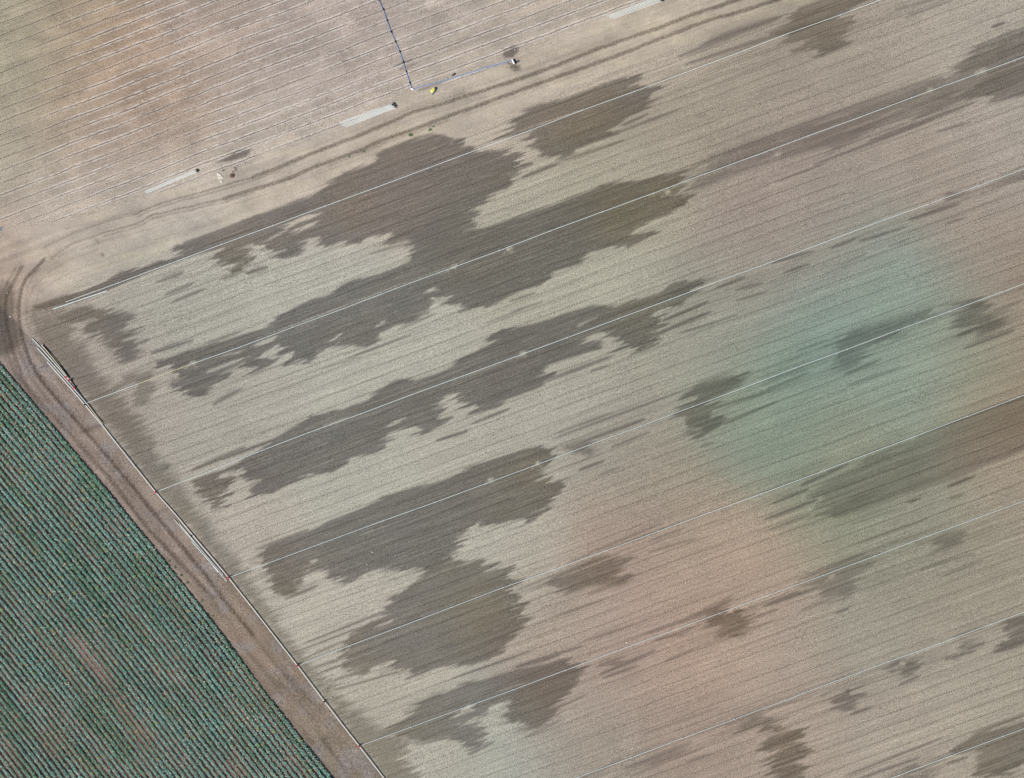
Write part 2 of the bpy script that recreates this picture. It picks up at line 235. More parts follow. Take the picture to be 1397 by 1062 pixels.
# soil colour and colour cast of the place: photo x, y -> DRY soil colour with teal and orange colour casts painted in
SC = np.array([
 (-40,0,170,166,142),(15,40,168,162,138),(70,30,171,154,129),(150,100,169,148,126),(230,150,171,152,132),(300,60,172,157,142),(450,60,178,165,152),(600,40,180,168,154),(750,40,180,168,152),
 (0,110,168,163,140),(0,210,172,166,146),(60,160,172,155,132),(150,220,176,161,145),(350,170,180,167,152),(450,110,178,166,154),
 (500,205,199,186,167),(620,135,192,180,163),(800,95,195,183,163),(380,250,198,186,168),(930,45,194,182,162),(700,60,180,168,152),(250,275,196,186,170),(50,320,194,181,165),(120,300,188,176,160),(-20,350,172,152,134),(150,345,186,178,161),(400,225,192,182,165),(640,175,186,174,155),
 (200,430,170,166,149),(250,400,174,170,152),(400,395,182,178,160),(110,500,172,160,143),(160,530,172,160,142),(300,560,176,170,152),(240,600,170,163,146),(300,720,184,174,155),(430,850,186,178,158),(500,660,182,178,158),(650,590,180,174,154),(560,470,182,178,158),
 (800,395,178,173,150),(750,540,176,170,150),(690,330,176,170,150),(900,180,163,152,133),(850,250,174,166,144),(1000,100,162,150,132),(1050,280,165,150,135),(1150,180,164,150,135),(1300,50,176,166,149),(1390,200,172,161,146),(1300,250,168,154,138),(1200,90,168,156,138),
 (1050,370,164,152,137),(900,480,165,161,142),(1000,440,156,154,137),(1110,430,133,153,143),(1220,385,140,157,147),(1080,510,128,151,137),(1190,500,138,155,143),(1150,330,158,150,135),(1270,440,144,154,139),(1240,480,141,154,139),(1010,560,146,152,135),(1330,340,158,144,128),(1400,430,158,142,122),(1330,500,150,150,130),
 (1050,600,130,146,131),(1160,590,146,150,131),(1250,720,150,148,127),(1110,700,142,145,125),(1400,560,158,138,116),(1400,640,162,149,128),(850,600,163,156,137),(900,660,160,149,129),(960,740,166,145,127),(850,760,173,151,131),(1030,760,176,150,131),(850,870,174,151,132),(950,880,174,148,130),
 (1060,860,172,151,135),(1150,870,160,155,137),(1280,810,158,149,130),(1380,760,160,150,130),(1300,930,174,164,145),(1200,1000,174,162,144),(950,1010,168,149,132),(1080,940,176,158,140),(1060,1050,172,156,138),(1390,930,166,156,137),(700,1040,176,175,158),(610,1050,180,176,155),(780,830,174,160,139),(790,960,168,152,133),
 (700,750,182,176,155),(800,1040,164,153,133),(560,1010,184,176,155),(-300,0,170,164,142),(1700,300,165,152,135),(1700,1000,168,156,138),(500,1300,178,172,150),(300,-250,174,160,145),(1200,-250,170,158,140)], float)
def hl_mid(a): return 420-a*.40
for _r in SC:
    if _r[3] > _r[2]-1: _r[2:5] += (2, 1, -1)
    elif _r[1] > 370 and _r[0] < 860: _r[2:5] += (-1, 0, 5)
    elif _r[1] > hl_mid(_r[0]): _r[2:5] += (-1, 0, 2)
    else: _r[2:5] += (-1, -2, 0)
    if 870 < _r[0] < 1110 and 700 < _r[1] < 900: _r[2:5] += (6, 8, 5)
TRK = np.array([(0,440,150,138,128),(60,560,150,135,124),(30,500,146,132,122),(150,660,144,128,119),(250,770,148,132,121),(200,640,156,142,126),(320,830,150,135,119),(350,900,145,127,110),(430,970,142,126,109),(400,960,134,121,110),(480,1050,140,129,114),(600,1250,146,134,118),(-200,250,150,138,128)], float)
def cmap(tab, px, py, sig):
    num = np.zeros(px.shape+(3,)); den = np.zeros(px.shape)+1e-12
    for r in tab:
        wgt = np.exp(-((px-r[0])**2+(py-r[1])**2)/(2*sig*sig)) + 1e-6/(1+((px-r[0])**2+(py-r[1])**2)/1e5)
        num += wgt[..., None]*srgb(r[2:5]); den += wgt
    return num/den[..., None]

# field limits in photo px
CROP = P('-400,20 -200,258 0,495 120,637 230,770 300,860 380,968 455,1062 620,1272 900,1630')     # edge of the crop, track side
MAIN = P('-60,340 -20,400 20,437 45,462 90,518 140,580 215,671 313,787 406,908 490,1017 600,1159 900,1540')
def interp_y(pl, x): return np.interp(x, [p[0] for p in pl], [p[1] for p in pl])

# ------------------------------------------------------------------ ground sheet
TH = math.radians(20.25); cu, su = math.cos(TH), math.sin(TH)
PITCH = 1.87; DV = PITCH/12; DU = 0.3
def axis(lo, hi, step, far, grow):
    a = np.arange(lo, hi+step/2, step); out = []; x = hi; s = step
    while x < far: s *= grow; x += s; out.append(x)
    l = []; x = lo; s = step
    while x > -far: s *= grow; x -= s; l.append(x)
    return np.array(l[::-1]+list(a)+out)
ua = axis(-108, 108, DU, 3500, 1.25); va = axis(-94, 94.0, DV, 3500, 1.3)
va_off = 0.0
U, V = np.meshgrid(ua, va)
near = (np.abs(U) < 125) & (np.abs(V) < 110)
wob = (vn(U/11, V/14, 3)-.5)*.22 + (vn(U/3.2, V/2.5, 5)-.5)*.16 + (vn(U/30, V/60, 7)-.5)*.4
xw0 = U*cu - V*su; yw0 = U*su + V*cu
px0 = xw0/PX+698.5; py0 = 531-yw0/PX
# line between upper field and headland / headland and main field, in v (metres)
top = sstep(40, 60, V)
wob = wob + top*U*0.014 - (1-top)*U*0.003
wob = np.where(near, wob, 0)
V2 = V + wob
x = U*cu - V2*su; y = U*su + V2*cu
px = x/PX+698.5; py = 531-y/PX
phase = V/PITCH
# zones
hl_top = np.interp(px, [-300, 0, 100, 200, 300, 460, 560, 640, 700, 830, 900, 1000, 1400], [400, 312, 300, 268, 232, 172, 126, 104, 78, 24, -8, -50, -220])   # lower edge of upper field
hl_bot = np.interp(px, [-100, 45, 75, 130, 200, 330, 500, 600, 700, 800, 900, 1000, 1100, 1400], [440, 420, 400, 375, 352, 300, 218, 190, 152, 110, 72, 40, 5, -100])
jit = (vn(px/11, py/5, 11)-.5)*8
crop_y = interp_y(CROP, px) + (vn(px/5, py/5, 2)-.5)*3
main_y = interp_y(MAIN, px)
incrop = sstep(-2, 3, py-crop_y)
intrack = sstep(-3, 3, py-main_y+jit*.3)*(1-incrop)
upper = 1-sstep(-5, 6, py-hl_top+jit)
mainf = sstep(-5, 9, py-hl_bot+jit)*(1-sstep(-6, 1, py-main_y))
head = np.clip(1-upper-mainf-intrack-incrop, 0, 1)
# wet map with fraying along the rows
amp = 1.25 + .5*sstep(700, 1000, px)
amp = amp*np.where(mainf > .5, 1, .15)*(.25+.75*sstep(0, 120, main_y*0+(px-np.interp(py, [p[1] for p in MAIN], [p[0] for p in MAIN]))))
uw = ((vn(U/9, V2/.95, 21)-.5)*2*amp*1.0 + (vn(U/3, V2/.36, 22)-.5)*2*amp*.8 + (vn(U/1.2, V2/.2, 23)-.5)*1.3*np.where(mainf > .5, 1, .2))
uw = np.where((V > -95) & near, uw, 0)
wx = x + uw*cu; wy = y + uw*su
qph = np.floor(phase*5+.5*vn(U/7, phase, 29))
comb = (vn(U/3.4, qph*1.618, 25)-.5)
uw1 = uw + comb*2.5*np.where(mainf > .5, 1, .15)*(.3+.7*sstep(0, 90, px-np.interp(py, [p[1] for p in MAIN], [p[0] for p in MAIN])))
uw2 = uw1 + (vn(U/2.0, V2/.30, 26)-.35)*3.0*(mainf > .5)
wv = .62*samp(wet, (x+uw1*cu)/PX+698.5, 531-(y+uw1*su)/PX) + .38*samp(wet, (x+uw2*cu)/PX+698.5, 531-(y+uw2*su)/PX)
wv = wv*(1 - sstep(820, 1000, px)*mainf*.24*(1-sstep(.35, .62, vn(U/11, V2/.45, 27)*.6+vn(U/4, V2/.25, 28)*.4)))
uf = (vn(U/8, V2/.5, 24)-.5)*2.2
wv = np.maximum(wv, samp(fine, (x+uf*cu)/PX+698.5, 531-(y+uf*su)/PX)*np.where(near, 1, 0))
# streaky dampness along the pipes
LAT = [P('92,411.6 147,392 350,316.5 485,266 700,186.7 1047,57 1202,0 1397,-72 1480,-103'),
       P('118.5,550 188,523.7 255,499 350,465.6 700,334.6 886,266 1050,205.5 1395,78 1480,46'),
       P('212.5,671.5 350,618 380,605.8 579,532 700,487.8 1050,358.7 1292.6,268.5 1397,230.5 1480,200'),
       P('312,788 350,773.8 700,646 1007,532 1047,516.6 1397,387.5 1480,356'),
       P('406.4,908 700,797 1050,669.5 1397,539.5 1480,508'),
       P('490.3,1017.8 700,940.8 1050,811 1086,798 1397,683 1480,652'),
       P('580,1138 783,1062 1050,962.8 1397,834.8 1480,804'),
       P('664,1262 1000,1141 1213.6,1062 1265,1042.8 1397,994 1480,963')]
band = np.zeros(px.shape)
for L in LAT:
    ly = interp_y(L, px); d = py-ly
    ok = (px > L[0][0]-10)
    band = np.maximum(band, ok*np.where(d < 0, np.exp(-(d/16.)**2), np.exp(-(d/34.)**2)))
st = sstep(.50, .80, vn(U/7, V2/.33, 31)*.6+vn(U/2.5, V2/.2, 32)*.2+vn(U/25, V/3, 33)*.3)
streak = band*st*(.08+.28*sstep(650, 950, px))*mainf
streak += .04*mainf*sstep(.5, .9, vn(U/14, V2/.5, 41))
wv = np.maximum(wv, streak + wv*.35*0)
wv = np.clip(wv + (mainf*.10*(vn(U/4, V2/.25, 51)-.5)), 0, 1)
wv = np.where(near, wv, 0)
ol = np.zeros(px.shape)
for (a, b, c_, d_) in [(655,835,60,1),(700,860,40,.8),(725,650,48,.9),(690,690,30,.5),(850,280,60,1),(905,265,50,1),(800,165,80,.8),(1120,35,80,.9),(480,285,30,.6),(320,350,45,.6),(1380,560,70,1),(1250,640,110,.6),(745,960,60,.8),(880,400,60,.7),(1340,1030,80,.8),(1340,100,60,.4),(980,555,50,.5),(150,600,80,1),(60,450,80,1),(230,700,80,1),(350,850,90,1),(450,960,90,1),(520,1040,80,1),(820,780,60,1),(1000,850,50,1),(1080,1020,60,1)]:
    ol = np.maximum(ol, d_*np.exp(-((px-a)**2+(py-b)**2)/(c_*c_)))
ol = np.clip(ol + .45*(vn(U/12, V2/1.3, 55)-.45), 0, 1)
dl = samp(dryl, px, py)*near
ty = samp(tyre, px+(vn(x/1.2, y/1.2, 61)-.5)*.9, py+(vn(x/1.1, y/1.1, 62)-.5)*1.0+(vn(x/.45, y/.45, 63)-.5)*1.4)*near
# colours
cpx = np.clip(px, -400, 1800); cpy = np.clip(py, -350, 1450)
def coarse(tab, sig):
    gx = np.arange(-420, 1841, 12.); gy = np.arange(-380, 1481, 12.)
    A, B = np.meshgrid(gx, gy); C = cmap(tab, A, B, sig)
    fx = (cpx-gx[0])/12.; fy = (cpy-gy[0])/12.
    ix = np.clip(fx.astype(int), 0, len(gx)-2); iy = np.clip(fy.astype(int), 0, len(gy)-2); fx = (fx-ix)[..., None]; fy = (fy-iy)[..., None]
    return (C[iy, ix]*(1-fx)+C[iy, ix+1]*fx)*(1-fy)+(C[iy+1, ix]*(1-fx)+C[iy+1, ix+1]*fx)*fy
col = coarse(SC, 50.)
trk = coarse(TRK, 60.)
col = col*(1-intrack[..., None]) + trk*intrack[..., None]
csoil = srgb([138, 115, 105])
col = col*(1-incrop[..., None]) + csoil*incrop[..., None]
# broad mottling of the track and headland
mot = 1 + (.07+.16*(1-mainf))*(vn(px/26, py/26, 71)-.5) + (.04+.08*(1-mainf))*(vn(px/9, py/9, 72)-.5)
# long streaks along the track
tl = vn((px*.77-py*.64)/5., (px*.64+py*.77)/60., 73)
tl2 = vn((px*.77-py*.64)/2.2, (px*.64+py*.77)/35., 173); mot = mot*(1+intrack*(.34*(tl-.5)+.20*(tl2-.5)))
hs = vn(U/16, V2/.9, 74); mot = mot*(1+head*(.18*(hs-.5)+.16*(vn(U/9, V2/.4, 174)-.5))+mainf*(.10*(vn(U/25, V2/.45, 75)-.5)+.12*(vn(U/12, V2/.25, 76)-.5))+upper*.12*(vn(U/12, V2/1.1, 77)-.5))
# dark-beige/grey variation inside damp zones
bl = intrack*sstep(.55, .8, vn(px/18, py/18, 78))*.5
col = col*mot[..., None]
col = col*(1-bl[..., None]) + (srgb([150, 142, 140])*np.ones(3))*bl[..., None]
patch = sstep(.55, .8, vn(px/45, py/14, 79)); col = col*(1+(head*patch*.10)[..., None]*np.array([.6, .6, .2]))
# heights
fr = np.abs(phase-np.round(phase))                    # 0 at the furrow line
z = -.055*np.exp(-(fr/.085)**2)*np.clip(upper+mainf*.45, 0, 1) - .03*ty - .04*intrack
z += mainf*.025*np.cos((phase % 1)*6*math.pi) + (vn(x/.5, y/.5, 81)-.5)*.03 + (vn(x/6, y/6, 82)-.5)*.12*np.where(near, 1, 0)
z += .05*head*(vn(px/20, py/20, 83)-.5) - .10*ty*0
z = np.where(near, z, 0)
crust = upper*np.clip(sstep(20, 260, px+py*.4)*(.35+.9*sstep(.3, .65, vn(U/9, V2/1.9, 91)))+.12, 0, 1)
pb = upper*sstep(.62, .85, vn(U/5, V2/2.2, 93))*.14; col = col*(1+pb[..., None]*np.array([1.1, 1.0, .9]))

def fattr(me, name, a):
    at = me.attributes.new(name, 'FLOAT', 'POINT'); at.data.foreach_set('value', a.astype(np.float32).ravel())
nV, nU = U.shape
me = bpy.data.meshes.new('ground')
vt = np.stack([x, y, z], -1).reshape(-1, 3).astype(np.float32)
idx = np.arange(nV*nU).reshape(nV, nU)
fc = np.stack([idx[:-1, :-1], idx[:-1, 1:], idx[1:, 1:], idx[1:, :-1]], -1).reshape(-1, 4)
me.vertices.add(len(vt)); me.vertices.foreach_set('co', vt.ravel())
me.loops.add(fc.size); me.loops.foreach_set('vertex_index', fc.ravel().astype(np.int32))
me.polygons.add(len(fc)); me.polygons.foreach_set('loop_start', np.arange(0, fc.size, 4, dtype=np.int32))
me.update(); me.validate()
me.polygons.foreach_set('use_smooth', np.ones(len(fc), bool))
ca = me.attributes.new('soil', 'FLOAT_COLOR', 'POINT')
cc = np.ones((nV*nU, 4), np.float32); cc[:, :3] = (col.reshape(-1, 3)*GAIN).astype(np.float32)
ca.data.foreach_set('color', cc.ravel())
fattr(me, 'wet', wv); fattr(me, 'phase', phase); fattr(me, 'furrow', np.clip(upper*1.0+mainf*.75, 0, 1)*near)
fattr(me, 'olive', ol*near)
fattr(me, 'crust', crust*near); fattr(me, 'tyre', ty); fattr(me, 'pale', dl); fattr(me, 'crumb', np.clip(intrack*.8+incrop+mainf*.6+upper*.6+head*.15, 0, 1))

# ------------------------------------------------------------------ node helpers
class NT:
    def __init__(s, name):
        s.m = bpy.data.materials.new(name); s.m.use_nodes = True; s.n = s.m.node_tree.nodes; s.l = s.m.node_tree.links
        s.b = s.n['Principled BSDF']
    def put(s, sock, v):
        if isinstance(v, bpy.types.NodeSocket): s.l.new(v, sock)
        else: sock.default_value = v
    def math(s, op, a, b=0.0, c=None, clamp=False):
        n = s.n.new('ShaderNodeMath'); n.operation = op; n.use_clamp = clamp
        s.put(n.inputs[0], a); s.put(n.inputs[1], b)
        if c is not None: s.put(n.inputs[2], c)
        return n.outputs[0]
    def attr(s, name, out='Fac'):
        n = s.n.new('ShaderNodeAttribute'); n.attribute_name = name; return n.outputs[out]
    def noise(s, vec, scale, detail=2, rough=.6):
        n = s.n.new('ShaderNodeTexNoise'); s.put(n.inputs['Vector'], vec); n.inputs['Scale'].default_value = scale
        n.inputs['Detail'].default_value = detail; n.inputs['Roughness'].default_value = rough; return n.outputs['Fac']
    def mapping(s, vec, rot=0, scale=(1, 1, 1)):
        n = s.n.new('ShaderNodeMapping'); s.put(n.inputs[0], vec); n.inputs['Rotation'].default_value = (0, 0, rot); n.inputs['Scale'].default_value = scale; return n.outputs[0]
    def ss(s, v, a, b, lo=0., hi=1.):
        n = s.n.new('ShaderNodeMapRange'); n.interpolation_type = 'SMOOTHSTEP'; s.put(n.inputs[0], v)
        n.inputs[1].default_value = a; n.inputs[2].default_value = b; n.inputs[3].default_value = lo; n.inputs[4].default_value = hi; return n.outputs[0]
    def mix(s, f, a, b, bt='MIX'):
        n = s.n.new('ShaderNodeMix'); n.data_type = 'RGBA'; n.blend_type = bt
        s.put(n.inputs[0], f); s.put(n.inputs[6], a); s.put(n.inputs[7], b); return n.outputs[2]
    def coord(s, o='Object'):
        return s.n.new('ShaderNodeTexCoord').outputs[o]

g = NT('soil')
oc = g.coord(); row = g.mapping(oc, -TH)                 # row coordinates: x along the rows
colr = g.attr('soil', 'Color')
wetv = g.attr('wet'); ph = g.attr('phase'); fur = g.attr('furrow'); cr = g.attr('crust'); tyr = g.attr('tyre'); pal = g.attr('pale'); crumb = g.attr('crumb')
n1 = g.noise(oc, 3.4, 3, .75); n2 = g.noise(oc, 1.3, 2, .6); n3 = g.noise(oc, 6.0, 2, .8)
rs = g.noise(g.mapping(row, 0, (.16, 4.8, 1)), 1.0, 4, .7)
rs2 = g.noise(g.mapping(row, 0, (.035, 3.2, 1)), 1.0, 2, .6)
# wetness edge breakup
wn_ = g.math('ADD', g.math('MULTIPLY', g.math('SUBTRACT', n1, .5), .9), g.math('MULTIPLY', g.math('SUBTRACT', rs, .5), 1.1))
edge = g.math('MULTIPLY', g.math('MULTIPLY', wetv, g.math('SUBTRACT', 1.0, wetv)), 4.0)
wetf = g.math('ADD', wetv, g.math('MULTIPLY', edge, wn_), clamp=True)
wetf = g.math('MULTIPLY', wetf, g.math('SUBTRACT', 1.0, g.math('MULTIPLY', g.ss(rs, .50, .66), .20)))
wetmul = g.mix(wetf, (1, 1, 1, 1), g.mix(g.attr('olive'), (.358, .350, .368, 1), (.385, .362, .318, 1)))
c = g.mix(1.0, colr, wetmul, 'MULTIPLY')
# streaks between rows and fine clods
gr = g.math('ADD', g.math('MULTIPLY', g.math('SUBTRACT', n1, .5), 1.3), g.math('MULTIPLY', g.math('SUBTRACT', n3, .5), 3.0))
gr = g.math('ADD', g.math('MULTIPLY', gr, g.math('ADD', .35, g.math('MULTIPLY', crumb, .75))), g.math('MULTIPLY', g.math('SUBTRACT', rs, .5), g.math('MULTIPLY', fur, .60)))
gr = g.math('ADD', gr, g.math('MULTIPLY', g.math('SUBTRACT', rs2, .5), g.math('MULTIPLY', fur, .58)))
gr = g.math('ADD', g.math('ADD', gr, g.math('MULTIPLY', g.math('SUBTRACT', n2, .5), .16)), 1.0)
c = g.mix(1.0, c, gr, 'MULTIPLY')
tri = g.math('COSINE', g.math('MULTIPLY', ph, 6*math.pi))
tri = g.math('MULTIPLY', g.math('MULTIPLY', tri, g.ss(g.noise(g.mapping(row, 0, (.03, .5, 1)), 1.0, 2), .35, .65)), g.math('MULTIPLY', fur, .055))
c = g.mix(1.0, c, g.math('ADD', 1.0, tri), 'MULTIPLY')
# pale scrapes / crust
palc = g.mix(1.0, colr, (1.30, 1.29, 1.26, 1), 'MULTIPLY')
c = g.mix(g.math('MULTIPLY', pal, g.ss(n1, .30, .60), clamp=True), c, palc)
frn = g.math('ABSOLUTE', g.math('SUBTRACT', ph, g.math('ROUND', ph)))
sgn = g.math('SUBTRACT', ph, g.math('ROUND', ph))
# darker furrow line broken into lug marks
sx = g.n.new('ShaderNodeSeparateXYZ'); g.l.new(row, sx.inputs[0])
dots = g.math('SINE', g.math('ADD', g.math('MULTIPLY', sx.outputs[0], 2*math.pi/.42), g.math('MULTIPLY', g.noise(row, .35, 1), 14)))
dots = g.ss(dots, -.45, .25)
gap = g.ss(g.noise(g.mapping(row, 0, (.16, .9, 1)), 1.0, 2), .34, .50)
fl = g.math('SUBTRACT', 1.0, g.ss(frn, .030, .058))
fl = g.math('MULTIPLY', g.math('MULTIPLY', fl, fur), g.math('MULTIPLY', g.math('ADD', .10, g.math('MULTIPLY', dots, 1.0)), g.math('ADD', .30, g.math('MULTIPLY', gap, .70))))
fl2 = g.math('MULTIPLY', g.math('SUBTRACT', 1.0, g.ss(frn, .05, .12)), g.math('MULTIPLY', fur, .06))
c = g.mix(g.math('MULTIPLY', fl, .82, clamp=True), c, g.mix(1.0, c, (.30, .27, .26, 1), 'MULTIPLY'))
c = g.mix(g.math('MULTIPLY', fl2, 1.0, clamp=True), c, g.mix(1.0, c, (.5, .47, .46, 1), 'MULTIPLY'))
# pale salt crust on both shoulders of the upper-field furrows
frc = g.math('ABSOLUTE', g.math('ADD', sgn, g.math('MULTIPLY', g.math('SUBTRACT', g.noise(g.mapping(row, 0, (1.6, .8, 1)), 1.0, 2), .5), .16)))
cw = g.math('MULTIPLY', g.ss(frc, .045, .08), g.math('SUBTRACT', 1.0, g.ss(frc, .11, .21)))
cw = g.math('MULTIPLY', g.math('MULTIPLY', cw, cr), g.ss(g.noise(g.mapping(row, 0, (.9, 3, 1)), 1.0, 2), .34, .56))
c = g.mix(g.math('MULTIPLY', cw, .68, clamp=True), c, (.56, .52, .48, 1))
# tyre lug marks
tn = g.ss(g.noise(oc, 4.2, 2, .8), .34, .60)
c = g.mix(g.math('MULTIPLY', tyr, g.math('ADD', .42, g.math('MULTIPLY', tn, .55)), clamp=True), c, g.mix(1.0, c, (.36, .33, .315, 1), 'MULTIPLY'))
# stones and dark crumbs
vo = g.n.new('ShaderNodeTexVoronoi'); vo.inputs['Scale'].default_value = 2.6; g.l.new(oc, vo.inputs['Vector'])
sp = g.n.new('ShaderNodeSeparateColor'); g.l.new(vo.outputs['Color'], sp.inputs[0])
near_c = g.math('LESS_THAN', vo.outputs['Distance'], .17)
c = g.mix(g.math('MULTIPLY', near_c, g.math('MULTIPLY', g.math('GREATER_THAN', sp.outputs[0], .945), .45)), c, (.42, .40, .36, 1))
c = g.mix(g.math('MULTIPLY', near_c, g.math('MULTIPLY', g.math('LESS_THAN', sp.outputs[0], .10), .55)), c, g.mix(1.0, c, (.3, .28, .27, 1), 'MULTIPLY'))
g.l.new(c, g.b.inputs['Base Color'])
rg = g.math('SUBTRACT', .95, g.math('MULTIPLY', wetf, .22)); g.l.new(rg, g.b.inputs['Roughness']); g.b.inputs['Specular IOR Level'].default_value = .2
bp = g.n.new('ShaderNodeBump'); bp.inputs['Strength'].default_value = .8; bp.inputs['Distance'].default_value = .045
g.l.new(g.math('ADD', n1, g.math('MULTIPLY', n3, .5)), bp.inputs['Height']); g.l.new(bp.outputs[0], g.b.inputs['Normal'])
me.materials.append(g.m)
ground = bpy.data.objects.new('ground', me); COL.objects.link(ground); ground['kind'] = 'structure'

# ------------------------------------------------------------------ object materials
def simple(name, col, rough=.5, metal=0., var=.12, scale=3., dirt=None):
    t = NT(name); n = t.noise(t.coord(), scale, 3, .6)
    a = tuple(x*(1-var) for x in col)+(1,); b = tuple(min(1, x*(1+var)) for x in col)+(1,)
    cc = t.mix(n, a, b)
    if dirt:
        cc = t.mix(t.ss(t.noise(t.coord(), .7, 3), .50, .72), cc, dirt+(1,))
    t.l.new(cc, t.b.inputs['Base Color']); t.b.inputs['Roughness'].default_value = rough; t.b.inputs['Metallic'].default_value = metal
    return t.m
M_pipe = simple('aluminium pipe', (.66, .73, .72), .45, .0, .12, 1.1)
M_alu = simple('dull aluminium', (.50, .545, .53), .5, .0, .25, 1.3)
M_ring = simple('coupler ring', (.52, .56, .56), .5, 0, .2, 2)
M_main = simple('main pipe', (.62, .60, .55), .5, .0, .10, 1.5, (.55, .52, .45))
M_cream = simple('weathered cream pipe', (.70, .60, .40), .6, 0, .15, 2.)
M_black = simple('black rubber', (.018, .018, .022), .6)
M_red = simple('red valve paint', (.62, .02, .06), .4)
M_blue = simple('blue hose', (.10, .24, .52), .5, 0, .2, 1.2)
M_yel = simple('yellow plastic', (.85, .75, .16), .4)
M_brown = simple('brown cap', (.30, .13, .05), .6)
M_teal = simple('teal plastic', (.05, .17, .24), .5)
M_white = simple('white plastic', (.85, .85, .83), .4)
M_steel = simple('galvanised steel', (.45, .47, .48), .4, .6)
M_stone = simple('pale stone', (.62, .58, .52), .85, 0, .2, 8)
M_mound = simple('reddish dug soil', (.13, .075, .06), .95, 0, .4, 6)
M_clod = simple('dark clods', (.16, .13, .11), .95, 0, .4, 6)

# ------------------------------------------------------------------ mesh helpers
class MB:
    def __init__(s): s.v = []; s.f = []
    def ring_tube(s, pts, r, seg=8, cap=True):
        pts = [Vector(p) for p in pts]; base = len(s.v); rr = r if isinstance(r, (list, tuple)) else [r]*len(pts)
        for i, p in enumerate(pts):
            a = pts[max(i-1, 0)]; b = pts[min(i+1, len(pts)-1)]; d = (b-a).normalized()
            up = Vector((0, 0, 1)) if abs(d.z) < .9 else Vector((1, 0, 0))
            s1 = d.cross(up).normalized(); s2 = s1.cross(d)
            for k in range(seg):
                t = 2*math.pi*k/seg; s.v.append(p + s1*math.cos(t)*rr[i] + s2*math.sin(t)*rr[i])
        for i in range(len(pts)-1):
            for k in range(seg):
                a = base+i*seg+k; b = base+i*seg+(k+1) % seg
                s.f.append((a, b, b+seg, a+seg))
        if cap:
            e = base+(len(pts)-1)*seg; q = len(s.v)
            s.v += [s.v[base+k].copy() for k in range(seg)]+[s.v[e+k].copy() for k in range(seg)]
            s.f.append(tuple(q+k for k in range(seg))[::-1]); s.f.append(tuple(q+seg+k for k in range(seg)))
        return s
    def boxy(s, c, sx, sy, sz, rz=0, bev=.15):
        # bevelled box: three stacked rounded rectangles
        base = len(s.v); c = Vector(c); b = min(sx, sy)*bev; ca, sa = math.cos(rz), math.sin(rz)
        lv = [(-sz/2, b), (-sz/2+b*.7, 0), (sz/2-b*.7, 0), (sz/2, b)]
        for z_, ins in lv:
            hx, hy = sx/2-ins, sy/2-ins; k = min(sx, sy)*bev
            for (qx, qy) in ((-hx+k, -hy), (hx-k, -hy), (hx, -hy+k), (hx, hy-k), (hx-k, hy), (-hx+k, hy), (-hx, hy-k), (-hx, -hy+k)):
                s.v.append(c+Vector((qx*ca-qy*sa, qx*sa+qy*ca, z_)))
        for i in range(3):
            for k in range(8):
                a = base+i*8+k; b2 = base+i*8+(k+1) % 8; s.f.append((a, b2, b2+8, a+8))
        s.f.append(tuple(base+k for k in range(8))[::-1]); s.f.append(tuple(base+24+k for k in range(8)))
        return s
    def lump(s, c, rx, ry, rz_, seed=0, seg=9, rings=5, rough=.25):
        base = len(s.v); R = random.Random(seed); c = Vector(c)
        for i in range(rings+1):
            t = math.pi*i/rings
            for k in range(seg):
                a = 2*math.pi*k/seg; q = 1+R.uniform(-rough, rough)
                s.v.append(c+Vector((rx*math.sin(t)*math.cos(a)*q, ry*math.sin(t)*math.sin(a)*q, rz_*math.cos(t)*q)))
        for i in range(rings):
            for k in range(seg):
                a = base+i*seg+k; b = base+i*seg+(k+1) % seg; s.f.append((a, a+seg, b+seg, b))
        return s
    def build(s, name, mat, parent=None, loc=None, smooth=True):
        m = bpy.data.meshes.new(name); m.from_pydata([tuple(v) for v in s.v], [], s.f); m.update()
        if smooth: m.polygons.foreach_set('use_smooth', [True]*len(m.polygons))
        m.materials.append(mat)
        o = bpy.data.objects.new(name, m); COL.objects.link(o)
        if parent: o.parent = parent
        if loc is not None: o.location = loc
        return o
def thing(name, label, cat, loc=(0, 0, 0), rz=0, group=None):
    o = bpy.data.objects.new(name, None); COL.objects.link(o); o.empty_display_size = .3
    o.location = loc; o.rotation_euler = (0, 0, rz); o['label'] = label; o['category'] = cat
    if group: o['group'] = group
    return o
def tag(o, label, cat, group=None):
    o['label'] = label; o['category'] = cat
    if group: o['group'] = group
    return o
rnd = random.Random(5)

# ------------------------------------------------------------------ sprinkler laterals
SEC = 9.0
sec_me = MB().ring_tube([(0, 0, 0), (SEC-.12, 0, 0)], .037, 8).build('pipe_section', M_pipe).data
cpl_me = MB().ring_tube([(-.18, 0, 0), (-.15, 0, 0), (.13, 0, 0), (.16, 0, 0)], [.055, .075, .075, .055], 8).build('coupler', M_ring).data
riser_me = MB().ring_tube([(0, 0, .03), (0, 0, .78)], .013, 6).build('sprinkler_riser', M_steel).data
head_me = MB().ring_tube([(0, 0, .78), (0, 0, .90)], [.03, .022], 6).ring_tube([(-.07, 0, .84), (.09, 0, .88)], .014, 6).build('sprinkler_head', M_steel).data
for o in list(bpy.data.objects):
    if o.type == 'MESH' and o.name in ('pipe_section', 'coupler', 'sprinkler_riser', 'sprinkler_head'): bpy.data.objects.remove(o)
def inst(name, mesh, parent, loc=(0, 0, 0), rot=(0, 0, 0), mat=None):
    if mat: mesh = mesh.copy(); mesh.materials.clear(); mesh.materials.append(mat)
    o = bpy.data.objects.new(name, mesh); COL.objects.link(o); o.parent = parent; o.location = loc; o.rotation_euler = rot; return o
